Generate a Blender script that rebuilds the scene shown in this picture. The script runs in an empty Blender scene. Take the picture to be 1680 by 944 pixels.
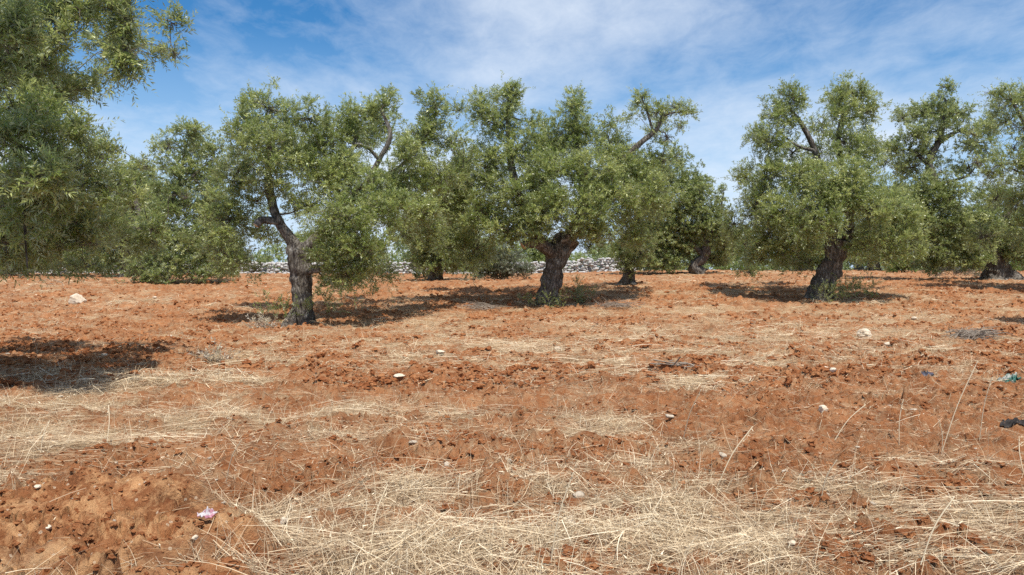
import bpy, math, random
import numpy as np
from mathutils import Vector, Matrix

SC = bpy.context.scene
COL = SC.collection
rad = math.radians

# ------------------------------------------------------------------ camera
F = 1213.0            # focal length in pixels of the 1680 wide photograph
CAMH = 1.30
PITCH = math.atan(29 / F)
cam_d = bpy.data.cameras.new('camera')
cam_d.sensor_width = 36.0
cam_d.lens = F / 1680 * 36.0
cam_d.clip_start = 0.05
cam_d.clip_end = 6000
cam = bpy.data.objects.new('camera', cam_d)
COL.objects.link(cam)
cam.location = (0, 0, CAMH)
cam.rotation_euler = (math.pi / 2 - PITCH, 0, 0)
SC.camera = cam

def ray(px, py):
    a, b = (px - 840) / F, (472 - py) / F
    d = np.array([a, math.cos(PITCH) + b * math.sin(PITCH), -math.sin(PITCH) + b * math.cos(PITCH)])
    return d / d[1]

def P(px, py, D):
    return np.array([0, 0, CAMH]) + ray(px, py) * D

# ------------------------------------------------------------------ noise
def _h(ix, iy, s):
    n = (ix.astype(np.int64) * 374761393 + iy.astype(np.int64) * 668265263 + s * 974711 + 12345) & 0xffffffff
    n = ((n ^ (n >> 13)) * 1274126177) & 0xffffffff
    n = ((n ^ (n >> 16)) * 2246822519) & 0xffffffff
    return ((n ^ (n >> 15)) & 0xffffff).astype(np.float64) / 16777216.0

def vnoise(x, y, s=0):
    ix, iy = np.floor(x), np.floor(y)
    fx, fy = x - ix, y - iy
    fx = fx * fx * fx * (fx * (fx * 6 - 15) + 10)
    fy = fy * fy * fy * (fy * (fy * 6 - 15) + 10)
    a, b = _h(ix, iy, s), _h(ix + 1, iy, s)
    c, d = _h(ix, iy + 1, s), _h(ix + 1, iy + 1, s)
    return (a + (b - a) * fx) * (1 - fy) + (c + (d - c) * fx) * fy

def fbm(x, y, s=0, o=4, g=0.5):
    t, a, n = 0, 1, 0
    for k in range(o):
        t = t + a * vnoise(x, y, s + 17 * k)
        n += a
        a *= g
        x, y = x * 2.03 + 13.7, y * 2.03 + 7.1
    return t / n

def worley(x, y, s=0):
    ix, iy = np.floor(x), np.floor(y)
    best = np.full(x.shape, 9.0)
    rr = np.zeros(x.shape)
    for dx in (-1, 0, 1):
        for dy in (-1, 0, 1):
            cx, cy = ix + dx, iy + dy
            d = (cx + _h(cx, cy, s) - x) ** 2 + (cy + _h(cx, cy, s + 5) - y) ** 2
            m = d < best
            rr = np.where(m, _h(cx, cy, s + 9), rr)
            best = np.where(m, d, best)
    return np.sqrt(best), rr

def smooth(a, b, x):
    t = np.clip((x - a) / (b - a), 0, 1)
    return t * t * (3 - 2 * t)

def noise3(p, s=0):
    """cheap 3D noise in -1..1 from three planes"""
    x, y, z = p[..., 0], p[..., 1], p[..., 2]
    return (vnoise(x + 3.1 * z, y - 1.7 * z, s) + vnoise(y + 2.3 * x, z + 1.1 * x, s + 3) + vnoise(z - 1.3 * y, x + 2.9 * y, s + 7)) / 1.5 - 1

# ------------------------------------------------------------------ terrain
def base_h(x, y):
    return .80 * smooth(17, 28.5, y) + .22 * smooth(28, 46, y) + .28 * smooth(-7, 7, x) * np.exp(-((y - 21) / 6.0) ** 2) + .2 * smooth(0, 10, x) * smooth(26, 38, y)

def ground_px(px, py):
    d = ray(px, py)
    t = 1.5
    while t < 90:
        x, y, z = d[0] * t, t, CAMH + d[2] * t
        if z <= float(base_h(np.array(x), np.array(y))):
            break
        t += 0.01
    return np.array([d[0] * t, t, 0.0])

# straw patches of the photograph: px, py, half width, half height, weight, direction (degrees from x, None = any)
STRAW = [(1500, 765, 170, 26, 1.0, 4), (1480, 845, 250, 34, 1.3, 2), (930, 700, 240, 50, .7, None), (640, 905, 190, 50, .7, None),
         (1110, 880, 140, 80, .7, None), (490, 745, 150, 60, .9, None), (130, 735, 160, 50, .8, 10), (430, 870, 70, 70, 1.0, None),
         (640, 680, 160, 34, .7, None), (1000, 596, 260, 36, .8, 5), (1180, 530, 260, 26, .9, None), (860, 548, 200, 18, .8, None),
         (1300, 582, 160, 22, .8, None), (760, 930, 240, 40, 1.1, None), (1640, 800, 60, 60, .9, None), (320, 690, 200, 30, .7, None),
         (540, 800, 80, 60, .7, None), (1130, 760, 120, 60, .8, None), (1330, 770, 60, 40, .5, None), (840, 770, 70, 40, .5, None),
         (1100, 820, 90, 40, .8, None), (160, 650, 160, 24, .6, None), (250, 700, 260, 60, .5, None), (60, 770, 80, 40, .7, None), (600, 720, 260, 60, .35, None), (560, 560, 200, 20, .4, None), (1000, 920, 100, 40, 1.0, None), (1420, 660, 120, 16, .3, None),
         (300, 760, 60, 40, .7, None), (1230, 930, 120, 30, .8, None), (1600, 920, 120, 40, .7, 5), (700, 590, 140, 14, .3, None),
         (1120, 505, 180, 14, .6, None), (620, 515, 60, 8, .3, None)]
BARE = [(190, 880, 190, 85, 1.4), (660, 765, 90, 40, .9), (900, 860, 90, 30, .9), (1310, 775, 50, 20, .6), (1350, 905, 110, 34, .9),
        (1560, 640, 130, 50, .8), (1150, 690, 90, 18, .6), (640, 630, 190, 26, .7), (1420, 695, 240, 30, .7), (560, 870, 60, 34, .8),
        (450, 790, 60, 30, .5), (720, 860, 60, 26, .6), (480, 930, 110, 30, .9), (200, 560, 200, 40, .5), (1620, 720, 60, 30, .7),
        (1130, 620, 60, 14, .3), (800, 660, 120, 14, .5), (40, 620, 60, 30, .3), (1540, 480, 120, 18, .4), (1460, 880, 50, 20, .5)]

def _ell(l):
    o = []
    for e in l:
        c = ground_px(e[0], e[1]); r = ground_px(e[0] + e[2], e[1]); b = ground_px(e[0], e[1] + e[3]); t = ground_px(e[0], max(e[1] - e[3], 462))
        o.append((c[0], (b[1] + t[1]) / 2, abs(r[0] - c[0]), max(abs(t[1] - b[1]) / 2, .1), e[4], e[5] if len(e) > 5 else None))
    return o
STRAW_W, BARE_W = _ell(STRAW), _ell(BARE)

def straw_mask(x, y):
    wx = x + .55 * (fbm(x * 1.3, y * 1.3, 31, 3) - .5)
    wy = y + .55 * (fbm(x * 1.3, y * 1.3, 47, 3) - .5)
    v = 1.1 * (fbm(x * .45, y * .8, 5, 4) - .5) + 1.9 * (fbm(x * 1.5, y * 2.1, 8, 4) - .5) + .20
    v = np.broadcast_to(v, np.shape(x)).copy()
    for (cx, cy, rx, ry, w, a) in STRAW_W:
        v += .30 * w * np.exp(-(((wx - cx) / rx) ** 2 + ((wy - cy) / ry) ** 2))
    for (cx, cy, rx, ry, w, a) in BARE_W:
        v -= .60 * w * np.exp(-(((wx - cx) / rx) ** 2 + ((wy - cy) / ry) ** 2))
    v = v * np.clip(.10 + 3.4 * (fbm(x * 3.4, y * 5.0, 58, 4) - .26), 0, 1.5)
    return np.clip(v, 0, .85)

def mound_mask(x, y):
    wx = x + .35 * (fbm(x * 1.8, y * 1.8, 61, 3) - .5)
    wy = y + .35 * (fbm(x * 1.8, y * 1.8, 67, 3) - .5)
    d = np.sqrt(((wx + 2.15) / 1.0) ** 2 + ((wy - 3.45) / .78) ** 2)
    d2 = np.sqrt(((wx + 1.05) / .5) ** 2 + ((wy - 2.65) / .34) ** 2)
    return np.maximum(smooth(1.05, .86, d), .75 * smooth(1.1, .85, d2))

def H(x, y, mask=None):
    x, y = np.asarray(x, float), np.asarray(y, float)
    m = straw_mask(x, y) if mask is None else mask
    near = 1 - smooth(40, 70, y)
    z = base_h(x, y)
    z = z + near * .10 * (fbm(x * .5, y * .7, 3, 3) - .5)
    wy = y + .5 * (fbm(x * .35, y * .35, 21, 2) - .5) * 2
    z = z + near * .022 * np.sin(wy * 6.2) * (.4 + fbm(x * .6, y * .9, 77, 2))
    rough = np.clip(1.15 - 1.1 * m, .2, 1.1) * near
    w1, r1 = worley(x * 4.2 + fbm(x * 6, y * 6, 90, 2), y * 4.8 + fbm(x * 6, y * 6, 91, 2), 2)
    w2, r2 = worley(x * 11 + fbm(x * 14, y * 14, 92, 2), y * 12, 4)
    z = z + rough * (.120 * r1 * r1 * np.clip(.75 - w1, 0, 1) + .050 * r2 * np.clip(.8 - w2, 0, 1))
    z = z + near * (.10 * (fbm(x * 3.5, y * 3.5, 11, 5, .6) - .5) + .034 * (.3 + rough) * (fbm(x * 15, y * 15, 14, 3, .65) - .5) - .06 * rough * smooth(.10, 0, np.abs(fbm(x * 5.5, y * 7, 15, 4, .6) - .47)) * smooth(.42, .6, fbm(x * 1.6, y * 2, 16, 2)))
    w3, r3 = worley(x * 23 + fbm(x * 30, y * 30, 93, 2), y * 25, 6)
    w4, r4 = worley(x * 47, y * 47 + fbm(x * 50, y * 50, 94, 1), 7)
    nr = 1 - smooth(9, 16, y)
    z = z + nr * np.clip(rough + .15, 0, 1) * (.022 * r3 * r3 * np.clip(.85 - w3, 0, 1) + .010 * r4 * np.clip(.85 - w4, 0, 1))
    w5, r5 = worley(x * 6.5 + 1.2 * fbm(x * 7, y * 7, 95, 2), y * 7.5 + 1.2 * fbm(x * 7, y * 7, 96, 2), 8)
    w6, r6 = worley(x * 15 + 1.2 * fbm(x * 18, y * 18, 97, 2), y * 16 + 1.2 * fbm(x * 18, y * 18, 98, 2), 9)
    tilled = smooth(.40, .60, fbm(x * .9, y * 1.2, 99, 3))
    z = z + rough * (.35 + .65 * tilled) * (.055 * (r5 * r5 - .3) * np.clip(1.1 - w5, .3, 1) + .026 * (r6 - .5))
    mm = mound_mask(x, y)
    ca, sa = math.cos(.6), math.sin(.6)
    u, v = x * ca + y * sa, -x * sa + y * ca
    q = fbm(u * 1.6, v * 4.2, 71, 4) * 5
    terr = np.floor(q) + smooth(.0, .16, q - np.floor(q))
    crack = np.abs(fbm(u * 1.3, v * 4.6, 79, 3) - .5)
    w7, r7 = worley(u * 2.0 + .9 * fbm(x * 4, y * 4, 85, 3), v * 4.2 + .9 * fbm(x * 4, y * 4, 86, 3), 10)
    w8, r8 = worley(u * 6.0 + .9 * fbm(x * 9, y * 9, 87, 2), v * 9.0 + .9 * fbm(x * 9, y * 9, 88, 2), 11)
    z = z + mm * (.075 + (.055) * (r7 - .4) + .024 * (r8 - .5) + .02 * (terr - 2.5) - .13 * smooth(.06, .01, crack) * smooth(.34, .48, fbm(x * 2, y * 2, 83, 2)))
    return z

def ground_at(px, py):
    """where the ray of a pixel meets the detailed ground"""
    d = ray(px, py)
    t = np.concatenate([np.arange(1.6, 12, .01), np.arange(12, 90, .05)])
    zz = CAMH + d[2] * t - H(d[0] * t, t)
    k = int(np.argmax(zz <= 0)) if (zz <= 0).any() else len(t) - 1
    return np.array([d[0] * t[k], t[k], float(H(np.array(d[0] * t[k]), np.array(t[k])))])

# ------------------------------------------------------------------ mesh helpers
def mesh(name, V, faces_n, idx, mat=None, smooth_=False, attrs=None, parent=None, loc=None):
    """V (n,3), faces_n array of corner counts, idx flat corner indices"""
    me = bpy.data.meshes.new(name)
    V = np.asarray(V, np.float32)
    if loc is not None:
        V = V - np.asarray(loc, np.float32)
    me.vertices.add(len(V)); me.vertices.foreach_set('co', V.ravel())
    idx = np.asarray(idx, np.int32).ravel()
    faces_n = np.asarray(faces_n, np.int32)
    me.loops.add(len(idx)); me.loops.foreach_set('vertex_index', idx)
    me.polygons.add(len(faces_n))
    st = np.zeros(len(faces_n), np.int32); st[1:] = np.cumsum(faces_n)[:-1]
    me.polygons.foreach_set('loop_start', st)
    me.polygons.foreach_set('use_smooth', np.full(len(faces_n), bool(smooth_)))
    for k, (dom, arr) in (attrs or {}).items():
        at = me.attributes.new(k, 'FLOAT', dom)
        at.data.foreach_set('value', np.asarray(arr, np.float32))
    me.update(calc_edges=True)
    o = bpy.data.objects.new(name, me)
    if mat: me.materials.append(mat)
    COL.objects.link(o)
    if parent is not None: o.parent = parent
    if loc is not None and parent is None: o.location = [float(c) for c in loc]
    return o

class MB:
    def __init__(s): s.V, s.n, s.I, s.A, s.c = [], [], [], [], 0
    def add(s, V, faces, a=0.0):
        V = np.asarray(V, float); s.V.append(V)
        for f in faces:
            s.n.append(len(f)); s.I.extend(i + s.c for i in f); s.A.append(a)
        s.c += len(V)
    def addq(s, V, Q, a=0.0):
        V = np.asarray(V, float); Q = np.asarray(Q); s.V.append(V)
        s.n.extend([Q.shape[1]] * len(Q)); s.I.extend((Q + s.c).ravel().tolist())
        s.A.extend([a] * len(Q) if np.isscalar(a) else list(a)); s.c += len(V)
    def build(s, name, mat, parent=None, loc=None, sm=True):
        return mesh(name, np.concatenate(s.V), s.n, s.I, mat, sm, {'rnd': ('FACE', s.A)}, parent, loc)

def tag(o, label=None, cat=None, group=None, kind=None):
    if label: o['label'] = label
    if cat: o['category'] = cat
    if group: o['group'] = group
    if kind: o['kind'] = kind
    return o

def empty(name, loc):
    o = bpy.data.objects.new(name, None); COL.objects.link(o)
    o.location = [float(c) for c in loc]; o.empty_display_size = .2
    return o

def spline(pts, n):
    """Catmull-Rom through rows of (x,y,z,r)"""
    p = np.asarray(pts, float)
    p = np.vstack([2 * p[0] - p[1], p, 2 * p[-1] - p[-2]])
    out = []
    k = len(p) - 3
    for i in range(k):
        for t in np.linspace(0, 1, n, endpoint=(i == k - 1)):
            a, b, c, d = p[i], p[i + 1], p[i + 2], p[i + 3]
            out.append(.5 * (2 * b + (c - a) * t + (2 * a - 5 * b + 4 * c - d) * t * t + (3 * b - a - 3 * c + d) * t ** 3))
    o = np.array(out); o[:, 3] = np.maximum(o[:, 3], .003)
    return o

def tube(mb, pts, seg=10, n=6, gnarl=0.0, seed=0, flare=0.0, cap=True):
    s = spline(pts, n)
    c, r = s[:, :3], s[:, 3]
    T = np.gradient(c, axis=0); T /= np.linalg.norm(T, axis=1)[:, None] + 1e-9
    u = np.cross(T[0], [0.31, .9, .2]); u /= np.linalg.norm(u)
    ang = np.linspace(0, 2 * math.pi, seg, endpoint=False)
    rings, L = [], 0
    for i in range(len(c)):
        u = u - T[i] * u.dot(T[i]); u /= np.linalg.norm(u)
        w = np.cross(T[i], u)
        if i: L += np.linalg.norm(c[i] - c[i - 1])
        dirs = np.cos(ang)[:, None] * u + np.sin(ang)[:, None] * w
        rr = np.full(seg, r[i])
        if gnarl:
            tw = L * 1.3
            rr = rr * (1 + gnarl * (.45 * np.sin(3 * ang + tw + seed) + .35 * np.sin(5 * ang - 1.6 * tw + 2 * seed) + .3 * np.sin(9 * ang + 2.4 * tw)))
            q = c[i] + dirs * r[i]
            rr = rr * (1 + gnarl * 1.5 * noise3(q * 2.3 + seed) + gnarl * .55 * noise3(q * 9 + seed, 4))
        if flare:
            f = math.exp(-L / .22) * flare
            rr = rr * (1 + f * (.75 + .6 * np.sin(4 * ang + seed) + .35 * np.sin(7 * ang + 2 * seed)))
        rings.append(c[i] + dirs * rr[:, None])
    V = np.concatenate(rings)
    m = len(rings)
    i, j = np.meshgrid(np.arange(m - 1), np.arange(seg), indexing='ij')
    a = i * seg + j; b = i * seg + (j + 1) % seg
    mb.addq(V, np.stack([a, b, b + seg, a + seg], -1).reshape(-1, 4))
    if cap:
        mb.add(np.vstack([rings[-1], c[-1] + T[-1] * r[-1] * .3]), [(k, (k + 1) % seg, seg) for k in range(seg)])

# ------------------------------------------------------------------ materials
def newmat(name):
    m = bpy.data.materials.new(name); m.use_nodes = True
    nt = m.node_tree; nt.nodes.clear()
    return m, nt

def N(nt, t, **kw):
    n = nt.nodes.new(t)
    for k, v in kw.items():
        if k == 'inp':
            for a, b in v.items(): n.inputs[a].default_value = b
        else: setattr(n, k, v)
    return n

def ramp(nt, fac, stops, interp='LINEAR'):
    r = nt.nodes.new('ShaderNodeValToRGB'); r.color_ramp.interpolation = interp
    e = r.color_ramp.elements
    while len(e) < len(stops): e.new(.5)
    for k, (p, c) in enumerate(stops):
        e[k].position = p; e[k].color = (*c, 1) if len(c) == 3 else c
    nt.links.new(fac, r.inputs[0])
    return r.outputs[0]

def mix(nt, f, a, b, mode='MIX'):
    n = nt.nodes.new('ShaderNodeMix'); n.data_type = 'RGBA'; n.blend_type = mode
    for s, v in ((0, f), (6, a), (7, b)):
        if hasattr(v, 'links'): nt.links.new(v, n.inputs[s])
        else: n.inputs[s].default_value = v if s == 0 else (*v, 1)
    return n.outputs[2]

def mth(nt, op, a, b=None, clamp=False):
    n = nt.nodes.new('ShaderNodeMath'); n.operation = op; n.use_clamp = clamp
    for s, v in ((0, a), (1, b)):
        if v is None: continue
        if hasattr(v, 'links'): nt.links.new(v, n.inputs[s])
        else: n.inputs[s].default_value = v
    return n.outputs[0]

def nz(nt, vec, scale, detail=4, rough=.55, dist=0):
    n = N(nt, 'ShaderNodeTexNoise', inp={'Scale': scale, 'Detail': detail, 'Roughness': rough, 'Distortion': dist})
    if vec is not None: nt.links.new(vec, n.inputs['Vector'])
    return n.outputs['Fac']

def finish(nt, col, rough=.8, bump=None, bstr=.5, bdist=.01, spec=.3, trans=None):
    b = N(nt, 'ShaderNodeBsdfPrincipled')
    out = N(nt, 'ShaderNodeOutputMaterial')
    if hasattr(col, 'links'): nt.links.new(col, b.inputs['Base Color'])
    else: b.inputs['Base Color'].default_value = (*col, 1)
    if hasattr(rough, 'links'): nt.links.new(rough, b.inputs['Roughness'])
    else: b.inputs['Roughness'].default_value = rough
    b.inputs['Specular IOR Level'].default_value = spec
    if bump is not None:
        bn = N(nt, 'ShaderNodeBump', inp={'Strength': bstr, 'Distance': bdist})
        nt.links.new(bump, bn.inputs['Height']); nt.links.new(bn.outputs[0], b.inputs['Normal'])
    if trans:
        t = N(nt, 'ShaderNodeBsdfTranslucent')
        nt.links.new(trans[1], t.inputs[0]) if hasattr(trans[1], 'links') else setattr(t.inputs[0], 'default_value', (*trans[1], 1))
        ms = N(nt, 'ShaderNodeMixShader'); ms.inputs[0].default_value = trans[0]
        nt.links.new(b.outputs[0], ms.inputs[1]); nt.links.new(t.outputs[0], ms.inputs[2])
        nt.links.new(ms.outputs[0], out.inputs[0])
    else:
        nt.links.new(b.outputs[0], out.inputs[0])

def attr(nt, name):
    return N(nt, 'ShaderNodeAttribute', attribute_name=name).outputs['Fac']

def leaf_mat(name, dark, mid, young, under):
    m, nt = newmat(name)
    r = attr(nt, 'rnd')
    top = ramp(nt, r, [(0, dark), (.55, mid), (1, young)])
    und = mix(nt, r, under, tuple(min(1, c * 1.25) for c in under))
    geo = N(nt, 'ShaderNodeNewGeometry')
    col = mix(nt, geo.outputs['Backfacing'], top, und)
    tr = mix(nt, .5, top, tuple(min(1, c * 2.1) for c in young))
    rg = mth(nt, 'ADD', mth(nt, 'MULTIPLY', geo.outputs['Backfacing'], .3), .36)
    finish(nt, col, rg, spec=.55, trans=(.30, tr))
    return m

M = {}
M['leaf'] = leaf_mat('olive_leaf', (.050, .080, .018), (.152, .206, .037), (.460, .485, .165), (.270, .300, .185))
M['leaf_far'] = leaf_mat('olive_leaf_far', (.058, .086, .026), (.158, .208, .048), (.430, .455, .170), (.275, .305, .195))
M['weed'] = leaf_mat('weed_leaf', (.070, .115, .020), (.120, .180, .030), (.230, .290, .060), (.160, .210, .070))
M['greybush'] = leaf_mat('grey_green_leaf', (.080, .100, .055), (.130, .155, .090), (.210, .230, .140), (.220, .240, .170))
M['dryleaf'] = leaf_mat('dry_leaf', (.20, .14, .08), (.36, .28, .17), (.62, .55, .40), (.62, .57, .46))

def bark():
    m, nt = newmat('olive_bark')
    tc = N(nt, 'ShaderNodeTexCoord').outputs['Object']
    mp = N(nt, 'ShaderNodeMapping'); mp.inputs['Scale'].default_value = (1, 1, .28); nt.links.new(tc, mp.inputs[0])
    v = mp.outputs[0]
    a = nz(nt, v, 22, 6, .7, .6); b = nz(nt, tc, 3.2, 4, .6, .3)
    col = ramp(nt, a, [(.30, (.025, .020, .016)), (.46, (.10, .085, .068)), (.58, (.25, .225, .19)), (.74, (.42, .39, .345))])
    col = mix(nt, mth(nt, 'MULTIPLY', b, .75), col, (.10, .075, .055), 'MULTIPLY') if False else mix(nt, ramp(nt, b, [(.42, (0, 0, 0)), (.62, (.65, .65, .65))]), col, (.052, .040, .030))
    col = mix(nt, ramp(nt, nz(nt, tc, 1.9, 5, .65, .8), [(.56, (0, 0, 0)), (.66, (.75, .75, .75))]), col, (.40, .375, .335))
    finish(nt, col, .92, a, 1.0, .045, .15)
    return m
M['bark'] = bark()
def plain(name, c, c2, scale=20, rough=.85, bd=.01, spec=.2):
    m, nt = newmat(name)
    tc = N(nt, 'ShaderNodeTexCoord').outputs['Object']
    a = nz(nt, tc, scale, 6, .65)
    finish(nt, ramp(nt, a, [(.3, c), (.7, c2)]), rough, a, .7, bd, spec)
    return m
M['cutwood'] = plain('sawn_olive_wood', (.40, .27, .15), (.62, .47, .30), 14)
M['twig'] = plain('olive_twig', (.09, .075, .055), (.20, .17, .13), 12)
M['deadtwig'] = plain('dead_twig', (.17, .135, .10), (.36, .30, .24), 12)
M['stone'] = plain('limestone', (.50, .39, .27), (.74, .65, .52), 9, .9, .02)
M['stone_wall'] = plain('wall_limestone', (.26, .25, .235), (.58, .56, .53), 2.6, .9, .03)

def ground_mat():
    m, nt = newmat('terra_rossa_soil')
    tc = N(nt, 'ShaderNodeTexCoord').outputs['Object']
    big = nz(nt, tc, .35, 4, .55); med = nz(nt, tc, 2.6, 6, .65, .3); fine = nz(nt, tc, 38, 6, .72); grit = nz(nt, tc, 140, 4, .7)
    soil = ramp(nt, med, [(.30, (.120, .040, .016)), (.44, (.240, .088, .034)), (.56, (.330, .130, .052)), (.72, (.44, .210, .096))])
    soil = mix(nt, ramp(nt, fine, [(.40, (0, 0, 0)), (.75, (.42, .42, .42))]), soil, (.50, .25, .11))
    soil = mix(nt, ramp(nt, fine, [(.22, (.5, .5, .5)), (.42, (0, 0, 0))]), soil, (.15, .045, .018))
    # pale crust of the dug mound
    mo = mth(nt, 'MULTIPLY', attr(nt, 'mound'), ramp(nt, nz(nt, tc, 6.5, 8, .78, .8), [(.46, (0, 0, 0)), (.60, (.85, .85, .85))]))
    soil = mix(nt, mo, soil, (.64, .36, .17))
    # chaff and straw dust lying on the soil, in patches
    st = attr(nt, 'straw')
    sm = mth(nt, 'MULTIPLY', st, ramp(nt, nz(nt, tc, 30, 6, .75, .8), [(.30, (.15, .15, .15)), (.62, (1, 1, 1))]), True)
    straw = ramp(nt, grit, [(.3, (.30, .20, .11)), (.55, (.47, .34, .20)), (.75, (.62, .49, .32))])
    col = mix(nt, mth(nt, 'ADD', mth(nt, 'MULTIPLY', sm, 1.0), mth(nt, 'MULTIPLY', ramp(nt, nz(nt, tc, 9, 6, .75, .6), [(.46, (0, 0, 0)), (.66, (.55, .55, .55))]), mth(nt, 'SUBTRACT', 1.0, attr(nt, 'mound'))), True), soil, straw)
    # tiny pale stone chips
    vo = N(nt, 'ShaderNodeTexVoronoi', inp={'Scale': 26.0}); nt.links.new(tc, vo.inputs['Vector'])
    wn = N(nt, 'ShaderNodeSeparateColor'); nt.links.new(vo.outputs['Color'], wn.inputs[0])
    chip = mth(nt, 'MULTIPLY', mth(nt, 'LESS_THAN', vo.outputs['Distance'], .22), mth(nt, 'GREATER_THAN', mth(nt, 'ADD', wn.outputs[0], mth(nt, 'MULTIPLY', attr(nt, 'mound'), .10)), .93))
    col = mix(nt, mth(nt, 'MULTIPLY', chip, .75), col, (.66, .50, .34))
    # green far fields beyond the wall
    far = attr(nt, 'far')
    col = mix(nt, far, col, (.16, .15, .055))
    hgt = mth(nt, 'ADD', mth(nt, 'MULTIPLY', fine, .6), mth(nt, 'MULTIPLY', grit, .3))
    finish(nt, col, .95, hgt, 1.0, .04, .1)
    return m
M['ground'] = ground_mat()
def straw_mat():
    m, nt = newmat('dry_straw')
    col = ramp(nt, attr(nt, 'rnd'), [(0, (.24, .16, .09)), (.3, (.47, .345, .215)), (.65, (.71, .560, .355)), (1, (.88, .77, .56))])
    finish(nt, col, .6, spec=.35, trans=(.15, col))
    return m
M['straw'] = straw_mat()
def clod_mat():
    m, nt = newmat('soil_clod')
    tc = N(nt, 'ShaderNodeTexCoord').outputs['Object']
    a = nz(nt, tc, 30, 6, .7)
    col = mix(nt, attr(nt, 'rnd'), ramp(nt, a, [(.3, (.20, .068, .025)), (.6, (.35, .130, .050))]), (.46, .21, .09))
    finish(nt, col, .95, a, 1.0, .04, .1)
    return m
M['clod'] = clod_mat()

# ------------------------------------------------------------------ ground sheet
def build_ground():
    ys = [-4.0]
    while ys[-1] < 60: ys.append(ys[-1] + max(.013, .05 * (1.9 - ys[-1]) if ys[-1] < 1.9 else .012 + .0045 * (ys[-1] - 2)))
    while ys[-1] < 3500: ys.append(ys[-1] * 1.09)
    ys = np.array(ys)
    u = np.linspace(-1, 1, 1400)
    W = 4.6 + 1.15 * np.maximum(ys, 0) + 4 * smooth(60, 200, ys) * ys
    X = u[None, :] * W[:, None]; Y = np.broadcast_to(ys[:, None], X.shape)
    x, y = X.ravel(), Y.ravel()
    m = straw_mask(x, y)
    z = H(x, y, m)
    n, k = X.shape
    i, j = np.meshgrid(np.arange(n - 1), np.arange(k - 1), indexing='ij')
    a = i * k + j
    Q = np.stack([a, a + 1, a + 1 + k, a + k], -1).reshape(-1, 4)
    g = mesh('ground', np.stack([x, y, z], -1), np.full(len(Q), 4), Q, M['ground'], True,
             {'straw': ('POINT', m), 'mound': ('POINT', mound_mask(x, y)), 'far': ('POINT', smooth(47.5, 52, y + 2 * fbm(x * .3, y * .3, 9, 3)))})
    tag(g, 'red ploughed soil of the olive grove with chaff lying on it', 'ground', kind='structure')
    return g
build_ground()

# ------------------------------------------------------------------ straw
def straw_angle(x, y, rng):
    a = rng.uniform(0, math.pi * 2, len(x))
    a = np.where(rng.random(len(x)) < .22, rng.normal(0, .45, len(x)) + math.pi * rng.integers(0, 2, len(x)), a)
    for (cx, cy, rx, ry, w, ang) in STRAW_W:
        if ang is None: continue
        inside = (((x - cx) / rx) ** 2 + ((y - cy) / ry) ** 2) < 1.3
        b = rng.normal(rad(ang), .16, len(x)) + math.pi * rng.integers(0, 2, len(x))
        a = np.where(inside & (rng.random(len(x)) < .88), b, a)
    return a

def ribbons(p, d, L, w, lift, sag, rnd, rng, K=4):
    """bent blades: p start (n,3), d unit dir, L length, w width"""
    n = len(p)
    t = np.linspace(0, 1, K)
    side = np.cross(d, [0, 0, 1]); sn = np.linalg.norm(side, axis=1)[:, None]
    side = np.where(sn > .05, side / np.maximum(sn, 1e-6), np.array([1., 0, 0]))
    bend = rng.normal(0, .2, n)
    roll = rng.uniform(-.9, .9, n)
    upv = np.cross(side, d)
    wv = side * np.cos(roll)[:, None] + upv * np.sin(roll)[:, None]
    out = []
    for tt in t:
        c = p + d * (L * tt)[:, None] + side * (bend * L * tt * tt)[:, None]
        c[:, 2] += lift * np.sin(tt * math.pi * .9) - sag * tt * tt
        ww = (w * (1 - .55 * tt))[:, None] * .5
        out += [c - wv * ww, c + wv * ww]
    V = np.stack(out, 1).reshape(-1, 3)
    base = (np.arange(n) * 2 * K)[:, None]
    q = np.concatenate([base + np.array([2 * k, 2 * k + 1, 2 * k + 3, 2 * k + 2]) for k in range(K - 1)], 1).reshape(-1, 4)
    return V, q, np.repeat(rnd, K - 1)

def sample_pts(n, y0, y1, rng, power=1.0):
    """positions spread over the field, denser near the viewer's end"""
    u = rng.random(n)
    y = y0 * (y1 / y0) ** (u ** power)
    x = rng.uniform(-1, 1, n) * (1.2 + .86 * y)
    return x, y

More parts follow.
